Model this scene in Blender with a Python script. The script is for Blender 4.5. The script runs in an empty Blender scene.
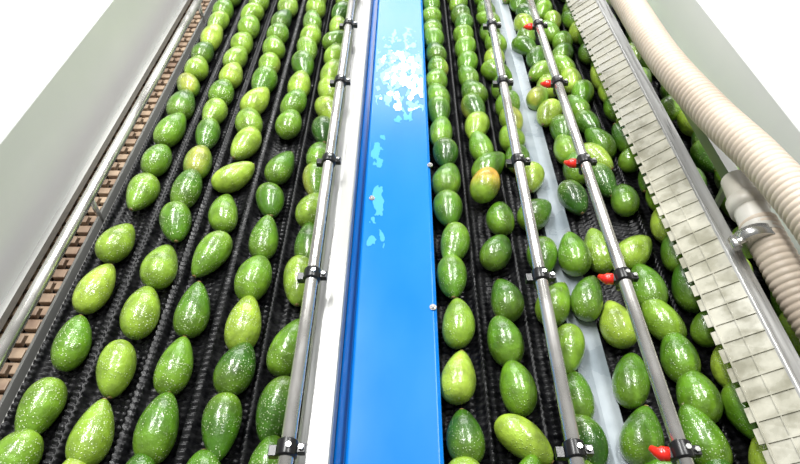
import bpy, bmesh, math, random
import numpy as np
from mathutils import Vector, Matrix, Euler, noise as MN
random.seed(11); rng=np.random.default_rng(7)
S=bpy.context.scene
try:
    S.view_settings.view_transform='Standard'
except Exception: pass
# ---------------------------------------------------------------- camera
F=600.0; PITCH=math.atan(602/F); CAMZ=0.952
cam_d=bpy.data.cameras.new('camera'); cam=bpy.data.objects.new('camera',cam_d)
S.collection.objects.link(cam); S.camera=cam
cam_d.sensor_width=36; cam_d.lens=F/800*36; cam_d.clip_start=0.01
cam.location=(0,0,CAMZ)
eul=Euler((math.pi/2-PITCH,0,5/850.0)); cam.rotation_euler=eul
RM=eul.to_matrix()
def up(px,py,z):
    d=RM@Vector((px-400,232-py,-F))
    t=(z-CAMZ)/d.z
    return Vector((d.x*t,d.y*t,z))
# ---------------------------------------------------------------- helpers
def mat(name,col,rough=.5,metal=0,coat=0,spec=.5,trans=0):
    m=bpy.data.materials.new(name); m.use_nodes=True
    b=m.node_tree.nodes['Principled BSDF']
    b.inputs['Base Color'].default_value=(*col,1); b.inputs['Roughness'].default_value=rough
    b.inputs['Metallic'].default_value=metal; b.inputs['Coat Weight'].default_value=coat
    b.inputs['Coat Roughness'].default_value=.08
    b.inputs['Specular IOR Level'].default_value=spec
    b.inputs['Transmission Weight'].default_value=trans
    return m
def N(m,t,**k):
    n=m.node_tree.nodes.new(t)
    for a,v in k.items(): setattr(n,a,v)
    return n
def L(m,a,b): m.node_tree.links.new(a,b)
def noise_col(m,c1,c2,scale=8,stretch=(1,1,1),lo=.35,hi=.65,bump=0,rough=None,detail=5):
    b=m.node_tree.nodes['Principled BSDF']
    tc=N(m,'ShaderNodeTexCoord'); mp=N(m,'ShaderNodeMapping'); mp.inputs['Scale'].default_value=stretch
    no=N(m,'ShaderNodeTexNoise'); no.inputs['Scale'].default_value=scale; no.inputs['Detail'].default_value=detail
    r=N(m,'ShaderNodeValToRGB'); r.color_ramp.elements[0].position=lo; r.color_ramp.elements[1].position=hi
    r.color_ramp.elements[0].color=(*c1,1); r.color_ramp.elements[1].color=(*c2,1)
    L(m,tc.outputs['Object'],mp.inputs[0]); L(m,mp.outputs[0],no.inputs['Vector']); L(m,no.outputs[0],r.inputs[0]); L(m,r.outputs[0],b.inputs['Base Color'])
    if bump:
        bp=N(m,'ShaderNodeBump'); bp.inputs['Strength'].default_value=bump; bp.inputs['Distance'].default_value=.002
        L(m,no.outputs[0],bp.inputs['Height']); L(m,bp.outputs[0],b.inputs['Normal'])
    if rough:
        mr=N(m,'ShaderNodeMapRange'); mr.inputs[1].default_value=.35; mr.inputs[2].default_value=.65
        mr.inputs[3].default_value=rough[0]; mr.inputs[4].default_value=rough[1]
        L(m,no.outputs[0],mr.inputs[0]); L(m,mr.outputs[0],b.inputs['Roughness'])
    return m
def obj(name,bm,m,parent=None,smooth=False,bevel=0,recalc=True):
    me=bpy.data.meshes.new(name)
    if recalc: bmesh.ops.recalc_face_normals(bm,faces=bm.faces)
    bm.to_mesh(me); bm.free()
    for x in (m if isinstance(m,list) else [m]): me.materials.append(x)
    o=bpy.data.objects.new(name,me); S.collection.objects.link(o)
    if parent: o.parent=parent
    if smooth:
        for p in me.polygons: p.use_smooth=True
    if bevel:
        md=o.modifiers.new('bevel','BEVEL'); md.width=bevel; md.segments=2; md.limit_method='ANGLE'
    return o
def empty(name):
    o=bpy.data.objects.new(name,None); o.empty_display_size=.05; S.collection.objects.link(o); return o
def box(bm,x0,x1,y0,y1,z0,z1,mi=0):
    v=[bm.verts.new((x,y,z)) for x in (x0,x1) for y in (y0,y1) for z in (z0,z1)]
    for f in ((0,1,3,2),(4,6,7,5),(0,4,5,1),(2,3,7,6),(0,2,6,4),(1,5,7,3)):
        bm.faces.new([v[i] for i in f]).material_index=mi
def prism(bm,prof,y0,y1,closed=True,mi=0):
    a=[bm.verts.new((x,y0,z)) for x,z in prof]; b=[bm.verts.new((x,y1,z)) for x,z in prof]
    n=len(prof)
    for i in range(n if closed else n-1):
        bm.faces.new((a[i],a[(i+1)%n],b[(i+1)%n],b[i])).material_index=mi
    if closed:
        bm.faces.new(a).material_index=mi; bm.faces.new(b[::-1]).material_index=mi
def tube(bm,pts,rad,seg=20,mi=0,cap=True):
    pts=[Vector(p) for p in pts]; n=len(pts)
    if not hasattr(rad,'__len__'): rad=[rad]*n
    rings=[]; ref=None
    for i,p in enumerate(pts):
        t=(pts[min(i+1,n-1)]-pts[max(i-1,0)]).normalized()
        if ref is None:
            ref=Vector((0,0,1)) if abs(t.z)<.9 else Vector((1,0,0))
        ref=(ref-t*ref.dot(t)).normalized(); s=t.cross(ref)
        rings.append([bm.verts.new(p+(ref*math.cos(a)+s*math.sin(a))*rad[i]) for a in [2*math.pi*k/seg for k in range(seg)]])
    for i in range(n-1):
        for k in range(seg):
            f=bm.faces.new((rings[i][k],rings[i][(k+1)%seg],rings[i+1][(k+1)%seg],rings[i+1][k])); f.material_index=mi; f.smooth=True
    if cap:
        bm.faces.new(rings[0]).material_index=mi; bm.faces.new(rings[-1][::-1]).material_index=mi
def spline(P,step):
    P=[Vector(p) for p in P]; out=[]
    P=[2*P[0]-P[1]]+P+[2*P[-1]-P[-2]]
    for i in range(1,len(P)-2):
        a,b,c,d=P[i-1:i+3]; n=max(2,int((c-b).length/step))
        for k in range(n):
            t=k/n
            out.append(.5*((2*b)+(c-a)*t+(2*a-5*b+4*c-d)*t*t+(3*b-a-3*c+d)*t**3))
    out.append(P[-2]); return out
Y0,Y1=-0.15,3.1
# ---------------------------------------------------------------- materials
M_steel=noise_col(mat('brushed_steel',(.7,.7,.7),.3,.6),(.38,.38,.37),(.52,.52,.51),6,(20,1,20),rough=(.25,.45))
M_pipe=noise_col(mat('pipe_steel',(.7,.7,.66),.25,.8),(.60,.585,.55),(.82,.80,.77),9,(3,1,3),rough=(.18,.35))
M_white=noise_col(mat('white_painted_metal',(.8,.8,.8),.35,0),(.68,.69,.69),(.75,.755,.755),2)
M_grey=noise_col(mat('galvanised_sheet',(.5,.5,.5),.4,.3),(.28,.28,.27),(.42,.42,.40),3,(1,.4,3),rough=(.3,.5))
M_black=mat('black_brush_rubber',(.008,.008,.009),.32,0,0,.3)
noise_col(M_black,(.002,.002,.003),(.008,.008,.009),60,rough=(.28,.5))
M_clamp=mat('black_clamp_plastic',(.010,.010,.011),.3)
M_red=mat('red_nozzle_plastic',(.8,.02,.01),.3,coat=.5)
M_dark=mat('dark_under_tray',(.02,.02,.02),.6)
M_tray=noise_col(mat('wet_divider_steel',(.5,.52,.53),.2,.1),(.20,.24,.27),(.34,.38,.41),9,(1,1,1),rough=(.2,.45))
M_hose=noise_col(mat('beige_hose_pvc',(.6,.5,.4),.45),(.50,.41,.325),(.61,.52,.425),5)
M_hose2=noise_col(mat('white_collar_pvc',(.72,.68,.6),.4),(.50,.47,.41),(.76,.74,.69),10)
M_brown=noise_col(mat('tan_modular_plastic',(.35,.22,.14),.5),(.19,.12,.08),(.38,.28,.19),14)
M_flap=noise_col(mat('frosted_plastic_guard',(.5,.5,.4),.3,0),(.27,.26,.20),(.44,.425,.345),28,rough=(.15,.4))
M_screw=mat('screw_zinc',(.6,.6,.58),.25,.9)
M_floor=noise_col(mat('concrete_floor',(.3,.3,.3),.6),(.16,.16,.15),(.28,.28,.27),4)
M_blue=mat('blue_pvc_cover',(0.0,.19,.68),.18,0,0,.42)
noise_col(M_blue,(0.0,.145,.56),(0.0,.18,.64),3,(1,.5,1),rough=(.16,.28))
M_water_glare=mat('water_film_glare',(.58,.77,.90),.06,0,0,.6)  # wet patch; its white reflection is painted in as a pale base colour
M_water2=mat('thin_water_film',(.08,.36,.78),.08,0,0,.5)
def avo_mat():
    m=mat('avocado_skin',(.1,.3,.02),.30,0,.7,.5)
    b=m.node_tree.nodes['Principled BSDF']
    at=N(m,'ShaderNodeAttribute',attribute_name='tint'); lo=N(m,'ShaderNodeAttribute',attribute_name='loc')
    no=N(m,'ShaderNodeTexNoise'); no.inputs['Scale'].default_value=38; no.inputs['Detail'].default_value=5
    L(m,lo.outputs['Vector'],no.inputs['Vector'])
    mr=N(m,'ShaderNodeMapRange'); mr.inputs[1].default_value=.3; mr.inputs[2].default_value=.7; mr.inputs[3].default_value=.6; mr.inputs[4].default_value=1.35
    L(m,no.outputs[0],mr.inputs[0])
    mul=N(m,'ShaderNodeVectorMath',operation='SCALE'); L(m,at.outputs['Color'],mul.inputs[0]); L(m,mr.outputs[0],mul.inputs['Scale'])
    vo=N(m,'ShaderNodeTexVoronoi'); vo.inputs['Scale'].default_value=220; L(m,lo.outputs['Vector'],vo.inputs['Vector'])
    r=N(m,'ShaderNodeValToRGB'); r.color_ramp.elements[0].position=.18; r.color_ramp.elements[1].position=.34
    r.color_ramp.elements[0].color=(1,1,1,1); r.color_ramp.elements[1].color=(0,0,0,1)
    L(m,vo.outputs['Distance'],r.inputs[0])
    no2=N(m,'ShaderNodeTexNoise'); no2.inputs['Scale'].default_value=26; L(m,lo.outputs['Vector'],no2.inputs['Vector'])
    m2=N(m,'ShaderNodeMapRange'); m2.inputs[1].default_value=.42; m2.inputs[2].default_value=.60; m2.inputs[3].default_value=.08; m2.inputs[4].default_value=1
    L(m,no2.outputs[0],m2.inputs[0])
    mm=N(m,'ShaderNodeMath',operation='MULTIPLY'); L(m,r.outputs[0],mm.inputs[0]); L(m,m2.outputs[0],mm.inputs[1])
    mm2=N(m,'ShaderNodeMath',operation='MULTIPLY'); L(m,mm.outputs[0],mm2.inputs[0]); L(m,at.outputs['Alpha'],mm2.inputs[1])
    mx=N(m,'ShaderNodeMix',data_type='RGBA'); L(m,mm2.outputs[0],mx.inputs[0]); L(m,mul.outputs[0],mx.inputs[6]); mx.inputs[7].default_value=(.74,.85,.52,1)
    L(m,mx.outputs[2],b.inputs['Base Color'])
    no3=N(m,'ShaderNodeTexNoise'); no3.inputs['Scale'].default_value=130; no3.inputs['Detail'].default_value=2; L(m,lo.outputs['Vector'],no3.inputs['Vector'])
    ad=N(m,'ShaderNodeMath',operation='MULTIPLY_ADD'); L(m,no3.outputs[0],ad.inputs[0]); ad.inputs[1].default_value=1.0; L(m,mm.outputs[0],ad.inputs[2])
    bp=N(m,'ShaderNodeBump'); bp.inputs['Strength'].default_value=.55; bp.inputs['Distance'].default_value=.0019
    L(m,ad.outputs[0],bp.inputs['Height']); L(m,bp.outputs[0],b.inputs['Normal']); L(m,bp.outputs[0],b.inputs['Coat Normal'])
    return m
M_avo=avo_mat()
# ---------------------------------------------------------------- brush belts
def belt(name,x0,x1,centers,parent):
    nx=int((x1-x0)/.004); ny=int((Y1-Y0)/.003)
    xs=np.linspace(x0,x1,nx); ys=np.linspace(Y0,Y1,ny)
    X,Y=np.meshgrid(xs,ys)
    d=np.min(np.abs(X[...,None]-np.array(centers)),axis=-1)
    t=np.clip(d/.05,0,1)
    Z=.020*t**2.0-.002
    Z+=.010*np.exp(-((d-.046)/.004)**2)
    col=np.floor((X-x0)/.016)
    ph=(Y/.0125+.5*(col%2))%1
    Z+=.0045*(np.abs(ph-.5)<.27)
    gx=((X-x0)/.016)%1
    Z-=.003*(gx<.18)
    # the belt drops away under the steel divider
    Z=np.where(np.abs(X-.342)<.034,np.minimum(Z,.004),Z)
    V=np.stack([X,Y,Z],-1).reshape(-1,3)
    idx=np.arange(nx*ny).reshape(ny,nx)
    Fc=np.stack([idx[:-1,:-1],idx[:-1,1:],idx[1:,1:],idx[1:,:-1]],-1).reshape(-1,4)
    me=bpy.data.meshes.new(name); me.vertices.add(len(V)); me.vertices.foreach_set('co',V.ravel())
    me.loops.add(Fc.size); me.loops.foreach_set('vertex_index',Fc.ravel())
    me.polygons.add(len(Fc)); me.polygons.foreach_set('loop_start',np.arange(0,Fc.size,4))
    me.update(calc_edges=True); me.validate(); me.materials.append(M_black)
    o=bpy.data.objects.new(name,me); S.collection.objects.link(o); o.parent=parent
laneL=[-.611,-.506,-.403,-.301,-.205]
laneR1=[.098,.193,.283]; laneR2=[.402,.486,.577,.668,.76]
cb=empty('avocado_brush_conveyor')
belt('brush_belt_left',-.665,-.155,laneL,cb)
belt('brush_belt_right',.06,.81,laneR1+laneR2,cb)
bm=bmesh.new()
box(bm,-.665,-.155,Y0,Y1,-.06,-.012); box(bm,.06,.81,Y0,Y1,-.06,-.012)
obj('bed_tray',bm,M_dark,cb)
bm=bmesh.new()
for x0,x1 in ((-.67,-.15),(.055,.81)):
    for y in (Y0,Y1): tube(bm,[(x0,y,-.035),(x1,y,-.035)],.035,24)
obj('end_rollers',bm,M_steel,cb)
bm=bmesh.new()
for x in (-.80,-.11,.03,.84):
    box(bm,x-.02,x+.02,Y0,Y1,-.16,-.065)
    for y in (0,1.5,3.0): box(bm,x-.02,x+.02,y-.03,y+.03,-.9,-.16)
for y in (0,1.5,3.0): box(bm,-.8,.84,y-.02,y+.02,-.11,-.07)
obj('frame_legs',bm,M_steel,cb,bevel=.002)
bm=bmesh.new()
box(bm,-.672,-.666,Y0,Y1,-.05,.012); box(bm,-.703,-.697,Y0,Y1,-.05,.0)
obj('belt_edge_rail',bm,M_grey,cb,bevel=.001)
# ---------------------------------------------------------------- wet divider strip
bm=bmesh.new()
prism(bm,[(.311,.000),(.314,.020),(.340,.016),(.369,.022),(.373,.000)],Y0,Y1)
obj('divider_plate',bm,M_tray,cb,bevel=.001)
# ---------------------------------------------------------------- centre beam with blue cover
ce=empty('centre_beam')
bm=bmesh.new()
prism(bm,[(-.156,-.06),(-.156,.095),(-.150,.100),(-.107,.100),(-.104,.096),(-.104,.060),(-.107,.060),(-.109,.094),(-.149,.094),(-.152,.09),(-.152,-.06)],Y0,Y1)
obj('steel_rail',bm,M_steel,ce,bevel=.001)
bm=bmesh.new(); prism(bm,[(-.131,.1),(-.131,.1025),(-.108,.1025),(-.108,.1)],Y0,Y1)
obj('rail_cover_strip',bm,M_grey,ce)
bm=bmesh.new()
prism(bm,[(-.106,-.05),(-.106,.040),(-.088,.040),(-.085,.066),(-.081,.07),(.058,.07),(.064,.066),(.066,-.05)],Y0,Y1)
obj('blue_cover',bm,M_blue,ce,bevel=.0015)
bm=bmesh.new()
for px,py in ((433,307),(430,165),(372,198)):
    p=up(px,py,.072)
    tube(bm,[(p.x,p.y,.07),(p.x,p.y,.0725)],.0065,16); tube(bm,[(p.x,p.y,.0725),(p.x,p.y,.0765)],.0040,6)
obj('cover_screws',bm,M_screw,ce)
def film(name,m,regs,z,thr,cell,fs,seed,gain=.7):
    # one shared cell grid, so patches can never overlap each other; faces wound upward
    cells=set()
    for (px,py,rx,ry) in regs:
        c=up(px,py,.07); i0,i1=int((c.x-rx)/cell),int((c.x+rx)/cell); j0,j1=int((c.y-ry)/cell),int((c.y+ry)/cell)
        for i in range(i0,i1+1):
            for j in range(j0,j1+1):
                x=i*cell; y=j*cell
                if not(-.078<x<.054): continue
                e=1-math.sqrt(((x-c.x)/rx)**2+((y-c.y)/ry)**2)
                if e<0: continue
                n=MN.fractal(Vector((x*fs,y*fs*.5,seed)),1.0,2.0,3)
                if n+e*gain>thr: cells.add((i,j))
    bm=bmesh.new(); vs={}
    for (i,j) in sorted(cells):
        q=[]
        for a,b in ((0,0),(1,0),(1,1),(0,1)):
            k=(i+a,j+b)
            if k not in vs: vs[k]=bm.verts.new((k[0]*cell,k[1]*cell,z))
            q.append(vs[k])
        bm.faces.new(q)
    for _ in range(2): bmesh.ops.smooth_vert(bm,verts=bm.verts,factor=.5,use_axis_x=True,use_axis_y=True)
    for f in bm.faces:
        f.normal_update()
        if f.normal.z<0: f.normal_flip()
    obj(name,bm,m,ce,recalc=False)
film('water_puddle_glare',M_water_glare,[(403,76,.085,.18)],.0710,.36,.0015,52,1.7)  # puddle shape, with the bright reflection carried by its colour
film('thin_water',M_water2,[(378,150,.02,.10),(377,200,.02,.05),(374,242,.022,.04),(374,215,.018,.03),(402,70,.09,.26)],.0705,.30,.0015,60,4.4,.55)
# ---------------------------------------------------------------- spray pipes
ZP=.142
ROWY=[up(0+400,y,ZP).y for y in (25,82,161,276,450)]
ROWY=ROWY+[ROWY[0]+.32*k for k in (1,2,3)]
def spray_pipe(p1,p2,red=False):
    e=empty('spray_pipe')
    a=up(*p1,ZP); b=up(*p2,ZP)
    def X(y): return a.x+(b.x-a.x)*(y-a.y)/(b.y-a.y)
    bm=bmesh.new(); tube(bm,[(X(Y0),Y0,ZP),(X(Y1),Y1,ZP)],.0108,24); obj('pipe',bm,M_pipe,e,True)
    bm=bmesh.new(); bs=bmesh.new(); br=bmesh.new()
    for y in ROWY:
        x=X(y)
        tube(bm,[(x,y-.013,ZP),(x,y-.011,ZP),(x,y+.011,ZP),(x,y+.013,ZP)],[.0125,.0155,.0155,.0125],24)
        box(bm,x+.012,x+.026,y-.006,y+.008,ZP-.007,ZP+.004)
        box(bm,x-.026,x-.012,y-.010,y+.006,ZP-.010,ZP+.002)
        tube(bm,[(x,y,ZP-.01),(x,y,ZP-.024),(x,y,ZP-.034)],[.009,.008,.0045],12)
        tube(bs,[(x+.020,y+.001,ZP+.004),(x+.020,y+.001,ZP+.008)],.004,6)
        tube(bs,[(x+.004,y,ZP+.012),(x+.004,y,ZP+.0175)],.004,8)
        if red:
            tube(br,[(x-.018,y-.003,ZP-.002),(x-.029,y-.001,ZP-.004),(x-.033,y+.002,ZP-.006),(x-.038,y+.010,ZP-.010)],[.0100,.0105,.007,.0045],14)
    obj('hose_clamps',bm,M_clamp,e,bevel=.0008); obj('clamp_bolts',bs,M_screw,e)
    if red: obj('spray_nozzles',br,M_red,e,True)
    else: br.free()
    bm=bmesh.new()
    for y in (Y0+.02,Y1-.02): tube(bm,[(X(y),y,ZP),(X(y),y,-.03)],.008,10)
    obj('pipe_posts',bm,M_pipe,e)
spray_pipe((352,0),(285,464)); spray_pipe((487,0),(577,464)); spray_pipe((530,0),(686,464),True)
e=empty('guard_rail_pipe'); a=up(200,0,.06); b=up(0,350,.06); x=(a.x+b.x)/2
bm=bmesh.new(); tube(bm,[(x,Y0,.06),(x,Y1,.06)],.0125,24)
for y in (0,1.0,2.0,3.0): tube(bm,[(x,y,.055),(x,y,-.05)],.006,10)
obj('pipe',bm,M_pipe,e,True)
# ---------------------------------------------------------------- tan modular side chain
bm=bmesh.new()
nrow=int((Y1-Y0)/.034)
for i in range(nrow):
    y=Y0+i*.034
    for j in range(6):
        x=-.875+j*.034+(.017 if i%2 else 0)
        if x>-.704-.028: continue
        box(bm,x+.002,x+.0285,y+.002,y+.023,-.045,-.030)
    box(bm,-.875,-.705,y+.025,y+.032,-.047,-.038)
obj('modular_chain_belt',bm,M_brown,None,bevel=.002)
bm=bmesh.new(); box(bm,-.88,-.70,Y0,Y1,-.062,-.052); obj('chain_tray',bm,M_dark,cb)
# ---------------------------------------------------------------- side panels
e=empty('machine_side_panel')
bm=bmesh.new()
prism(bm,[(-.785,.0),(-.785,.245),(-.79,.25),(-1.9,.27),(-1.9,.262),(-.795,.242),(-.789,.24),(-.789,.0)],Y0-.3,Y1)
obj('sheet',bm,M_white,e,bevel=.002)
bm=bmesh.new(); prism(bm,[(-.785,.0),(-.772,.0),(-.772,.018),(-.785,.02)],Y0-.3,Y1); obj('lower_lip',bm,M_grey,e)
bm=bmesh.new(); box(bm,-1.9,-.92,Y0-.3,Y1,-.9,.24); obj('cabinet_body',bm,M_white,e)
e=empty('machine_side_panel')
bm=bmesh.new()
prism(bm,[(.815,-.06),(.815,.225),(.83,.24),(1.9,.26),(1.9,.25),(.835,.23),(.82,.22),(.82,-.06)],Y0-.3,Y1)
obj('sheet',bm,M_white,e,bevel=.002)
bm=bmesh.new(); box(bm,.94,1.9,Y0-.3,Y1,-.9,.22); obj('cabinet_body',bm,M_white,e)
# ---------------------------------------------------------------- splash guard beam
e=empty('splash_guard')
bm=bmesh.new()
prism(bm,[(.572,.165),(.578,.172),(.604,.172),(.608,.165),(.608,.13),(.604,.13),(.604,.166),(.572,.166-.004)],Y0,Y1)
obj('steel_channel',bm,M_steel,e,bevel=.001)
bm=bmesh.new()
Pt=Vector((.576,0,.168)); Pb=Vector((.516,0,.122)); D=Pb-Pt; nrm=Vector((-D.z,0,D.x)).normalized()
if nrm.z<0: nrm=-nrm
def slab(y0,y1,t0,t1,h0,h1):
    c=[]
    for t in (t0,t1):
        for y in (y0,y1):
            wv=.003*math.sin(y*23)*t
            for h in (h0,h1):
                p=Pt+D*t+nrm*(h+wv); c.append(bm.verts.new((p.x,y,p.z)))
    for f in ((0,1,3,2),(4,6,7,5),(0,4,5,1),(2,3,7,6),(0,2,6,4),(1,5,7,3)): bm.faces.new([c[i] for i in f])
y=Y0
while y<Y1-.03:
    slab(y,y+.034,0,.88,-.001,.001)
    slab(y,y+.003,0,.88,.001,.003)
    slab(y+.002,y+.026,.88,1.0,-.001,.001)
    slab(y,y+.034,.84,.88,.001,.003)
    slab(y,y+.034,.42,.45,.001,.0025)
    y+=.034
obj('frosted_strip',bm,M_flap,e)
bm=bmesh.new()
for y in (Y0+.01,1.2,2.2,Y1-.02): box(bm,.59,.605,y-.008,y+.008,-.02,.15)
obj('guard_brackets',bm,M_steel,e)
bm=bmesh.new(); prism(bm,[(.70,.10),(.70,.13),(.725,.13),(.725,.127),(.703,.127),(.703,.10)],Y0,Y1)
for y in (Y0+.01,1.0,2.0,Y1-.02): box(bm,.70,.712,y-.006,y+.006,-.02,.127)
obj('lane_guide_angle',bm,M_grey,None,bevel=.0008)
# ---------------------------------------------------------------- hoses
def hose(name,px,r,step=.0015,per=.0120,amp=.0017):
    e=empty(name)
    P=spline([up(a,b,z) for a,b,z in px],step)
    rad=[];s=0
    for i,p in enumerate(P):
        if i: s+=(P[i]-P[i-1]).length
        rad.append(r+amp*(abs(math.sin(math.pi*s/per))**.6-.5)*2)
    bm=bmesh.new(); tube(bm,P,rad,32); obj('corrugated_tube',bm,M_hose,e,True)
    return e,P
e1,P1=hose('suction_hose',[(590,-70,.29),(604,-35,.29),(628,2,.29),(664,58,.29),(712,112,.29),(762,160,.30),(815,222,.30),(880,320,.28)],.034)
e2,P2=hose('drain_hose',[(757,222,.20),(775,255,.19),(800,300,.17),(832,352,.15),(870,410,.13)],.031)
bm=bmesh.new()
c=[up(736,180,.205),up(745,200,.203),up(756,222,.20),up(764,238,.196)]
tube(bm,c,[.027,.028,.029,.033],28); tube(bm,[c[1],(c[1]+c[2])/2],[.034,.034],28)
obj('collar',bm,M_hose2,e2,True)
bm=bmesh.new()
k=up(752,236,.195); k2=up(757,246,.193)
tube(bm,[k,k2],[.036,.036],28); kk=up(735,243,.205)
tube(bm,[kk,kk+Vector((.03,.012,.0))],.006,8); tube(bm,[kk+Vector((0,-.012,.0)),kk+Vector((.0,.012,.0))],.008,6)
obj('hose_clamp_band',bm,M_screw,e2)
# ---------------------------------------------------------------- avocados
def lane_fill(pts,xc,pitch,ymax,jx=.004,jy=.008,ymin=.12):
    P=[[up(a,b,.04).x,up(a,b,.04).y] for a,b in pts]
    y=P[-1][1]+pitch
    while y<ymax:
        P.append([xc+random.gauss(0,jx),y+random.uniform(-jy,jy)]); y+=pitch
    y=P[0][1]-pitch
    while y>ymin:
        P.insert(0,[xc+random.gauss(0,jx),y]); y-=pitch
    return P
TL=[[(38,408),(72,340),(95,286),(117,240),(141,192),(157,158),(171,128),(182,103)],
    [(92,432),(115,367),(141,310),(160,265),(175,221),(187,186),(198,160),(207,133)],
    [(157,425),(175,363),(193,308),(210,253),(223,210),(234,175),(245,143)],
    [(220,425),(236,367),(244,320),(254,276),(264,236),(270,198),(281,165),(289,122)],
    [(277,408),(291,345),(300,280),(309,243),(313,208)]]
TR=[[(465,435),(459,375),(459,320),(452,275),(455,243),(448,208),(447,178),(446,152),(441,130)],
    [(525,438),(518,385),(505,338),(507,297),(497,250),(500,216),(485,190),(489,165)],
    [(588,440),(576,395),(568,348),(556,300),(543,255),(536,212),(530,178)],
    [(644,435),(632,378),(616,320),(587,299),(573,255),(598,248),(574,196),(582,165)],
    [(705,438),(698,397),(680,355),(662,318),(648,286),(635,250),(625,197)],
    [(750,415),(730,365),(715,322),(690,285),(678,250),(665,218)],
    [(795,440),(775,375),(762,325),(735,275)],[(800,330)]]
ptsL=[]; ptsR=[]
for t,xc in zip(TL,laneL): ptsL+=lane_fill(t,xc,.098,2.95,.003,.006)
for t,xc in zip(TR,laneR1+laneR2):
    ptsR+=lane_fill(t,xc,.082 if xc<.3 else .074,2.95,.004 if xc<.3 else .011,.008)
def relax(P,sx,sy,it,k,x0,x1):
    P=np.array(P)
    for _ in range(it):
        d=P[:,None]-P[None]; q=np.sqrt((d[...,0]/sx)**2+(d[...,1]/sy)**2)+np.eye(len(P))*9
        w=np.clip(1-q,0,None)/q
        P=P+k*(d*w[...,None]).sum(1)
        P[:,0]=np.clip(P[:,0],x0,x1)
    return P
ptsL=relax(ptsL,.065,.09,5,.3,-.625,-.19); ptsR=relax(ptsR,.062,.080,12,.35,.096,.775)
og=up(485,190,.04); oi=int(np.argmin((ptsR[:,0]-og.x)**2+(ptsR[:,1]-og.y)**2))
def avo_mesh(name,P,light,orange=-1,Lrange=(.088,.104),Rr=(.030,.034),yawsd=9,spk=(.3,1)):
    NU,NV=20,22
    u=np.linspace(0,np.pi,NU)
    v=np.linspace(0,2*np.pi,NV,endpoint=False)
    VV=[];FF=[];CC=[];LL=[];base=0
    idx=np.arange(NU*NV).reshape(NU,NV)
    fq=np.stack([idx[:-1],np.roll(idx[:-1],-1,1),np.roll(idx[1:],-1,1),idx[1:]],-1).reshape(-1,4)
    for n,(x,y) in enumerate(P):
        Ln=random.uniform(*Lrange); R=random.uniform(*Rr); k=random.uniform(.12,.34)
        org=(n==orange)
        if org: Ln=.100; R=.033; k=.15
        U,Vv=np.meshgrid(u,v,indexing='ij')
        r=R*np.sin(U)**.86*(1-k*np.cos(U)-.06*np.cos(2*U))/(1.03)
        yl=Ln/2*np.cos(U)
        bend=random.uniform(-.006,.006)
        xl=r*np.cos(Vv)+bend*np.cos(U)**2; zl=r*np.sin(Vv)*.98
        loc=np.stack([xl,yl,zl],-1).reshape(-1,3)
        dark=np.array([.026,.100,.005]); mid=np.array([.105,.255,.012]); lime=np.array([.32,.46,.045])  # skin tones from dark green to yellow-green, varied per fruit
        b=min(1,max(0,random.gauss(light,.30)))
        c=dark+(mid-dark)*min(1,b*2) if b<.5 else mid+(lime-mid)*(b-.5)*2
        col=np.repeat(c[None],len(loc),0)
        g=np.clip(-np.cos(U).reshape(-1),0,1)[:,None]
        col=col*(1-.3*g)+lime*.3*g
        if random.random()<.09 and not org:
            a0=random.uniform(0,6.28); gg=np.clip(np.cos(Vv.reshape(-1)-a0),0,1)[:,None]**1.5*.6
            col=col*(1-gg)+np.array([.50,.46,.08])*gg
        if org:
            gg=np.clip(.55+.8*np.cos(U).reshape(-1),0,1)[:,None]; col=np.array([.22,.36,.03])*(1-gg)+np.array([.70,.33,.05])*gg
        ns=8; th=np.linspace(0,2*np.pi,ns,endpoint=False); st=[]
        y0=Ln/2-.0015
        for yy,rr in ((y0-.002,.0042),(y0+.0022,.0045),(y0+.0028,.002)):
            st.append(np.stack([rr*np.cos(th)+bend,np.full(ns,yy),rr*np.sin(th)],-1))
        st=np.concatenate(st); loc_all=np.concatenate([loc,st])
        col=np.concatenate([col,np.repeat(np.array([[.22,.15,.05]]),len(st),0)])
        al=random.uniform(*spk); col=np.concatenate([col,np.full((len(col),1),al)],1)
        yaw=random.gauss(0,yawsd)*math.pi/180+(math.pi if random.random()<.30 else 0)
        if random.random()<.06: yaw+=random.choice([-1,1])*.7
        pit=random.uniform(-.10,.10)
        if x<.11 and x>0: yaw=max(-.2,min(.2,yaw)) if abs(yaw)<1.5 else math.pi
        if org: yaw=-.35; pit=.1
        Rm=(Matrix.Rotation(yaw,3,'Z')@Matrix.Rotation(pit,3,'X')@Matrix.Rotation(random.uniform(0,6.28),3,'Y'))
        W=loc_all@np.array(Rm).T
        zc=max(.0345,R*1.0+.003)
        if org: zc+=.024
        if .30<x<.375: zc+=.016*min(1,max(0,1-abs(x-.338)/.04))+.002
        W=W+np.array([x,y,zc])
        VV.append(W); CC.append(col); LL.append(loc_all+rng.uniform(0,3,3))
        FF.append(fq+base)
        sb=base+NU*NV
        si=np.arange(3*ns).reshape(3,ns)+sb
        FF.append(np.stack([si[:-1],np.roll(si[:-1],-1,1),np.roll(si[1:],-1,1),si[1:]],-1).reshape(-1,4))
        FF.append(np.array([[si[2,0],si[2,1],si[2,2],si[2,3]],[si[2,0],si[2,3],si[2,4],si[2,7]],[si[2,4],si[2,5],si[2,6],si[2,7]]]))
        base+=len(loc_all)
    VV=np.concatenate(VV);CC=np.concatenate(CC);LL=np.concatenate(LL);FF=np.concatenate(FF)
    me=bpy.data.meshes.new(name); me.from_pydata(VV.tolist(),[],FF.tolist())
    bm=bmesh.new(); bm.from_mesh(me)
    bmesh.ops.recalc_face_normals(bm,faces=bm.faces); bm.to_mesh(me); bm.free()
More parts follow.
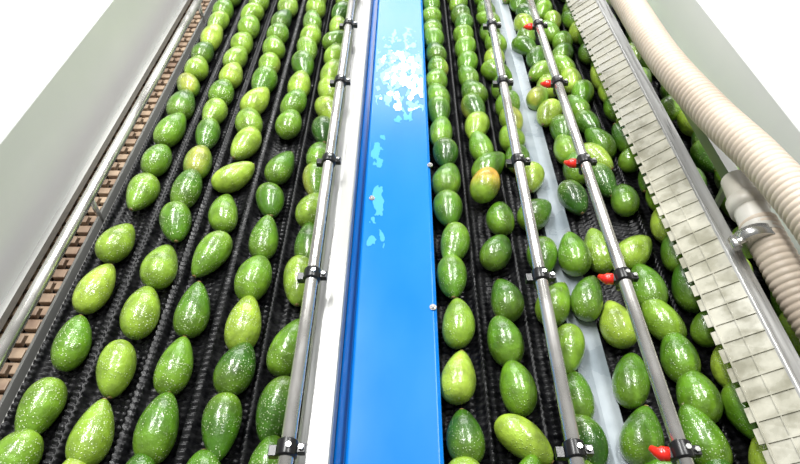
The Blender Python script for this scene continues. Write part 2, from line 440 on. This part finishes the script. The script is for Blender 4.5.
    ca=me.attributes.new('tint','FLOAT_COLOR','POINT'); ca.data.foreach_set('color',CC.astype(np.float32).ravel())
    la=me.attributes.new('loc','FLOAT_VECTOR','POINT'); la.data.foreach_set('vector',LL.astype(np.float32).ravel())
    for p in me.polygons: p.use_smooth=True
    me.materials.append(M_avo)
    o=bpy.data.objects.new(name,me); S.collection.objects.link(o); return o
avo_mesh('avocado_batch',ptsL,.60,Lrange=(.106,.126),Rr=(.0295,.0345),spk=(.35,.95))
avo_mesh('avocado_batch',ptsR,.46,oi,Lrange=(.094,.116),Rr=(.0285,.0330),yawsd=16,spk=(.1,.55))
# ---------------------------------------------------------------- floor
bm=bmesh.new(); box(bm,-4,4,-2,8,-.95,-.9); obj('floor',bm,M_floor)
# ---------------------------------------------------------------- lights
w=bpy.data.worlds.new('world'); S.world=w; w.use_nodes=True
nt=w.node_tree; bg=nt.nodes['Background']; tc=nt.nodes.new('ShaderNodeTexCoord'); sp=nt.nodes.new('ShaderNodeSeparateXYZ'); cr=nt.nodes.new('ShaderNodeValToRGB')
nt.links.new(tc.outputs['Generated'],sp.inputs[0]); nt.links.new(sp.outputs['Z'],cr.inputs[0]); nt.links.new(cr.outputs[0],bg.inputs[0])
cr.color_ramp.elements[0].color=(.35,.35,.34,1); cr.color_ramp.elements[1].color=(1,1,.98,1); bg.inputs[1].default_value=.40
def area(name,loc,sx,sy,en,col=(1,1,.98),target=None):
    l=bpy.data.lights.new(name,'AREA'); l.shape='RECTANGLE'; l.size=sx; l.size_y=sy; l.energy=en; l.color=col
    o=bpy.data.objects.new(name,l); S.collection.objects.link(o); o.location=loc
    if target: o.rotation_euler=(Vector(target)-Vector(loc)).to_track_quat('-Z','Y').to_euler()
area('ceiling_lamp',(-.8,1.8,2.6),.22,2.6,118)
area('ceiling_lamp',(.9,1.8,2.6),.22,2.6,84)
area('added_sheen_light',(0,6.5,2.6),4.0,1.6,125,(1,1,1),(0,1.2,0))  # added area light without a window, aimed to reflect in the blue cover
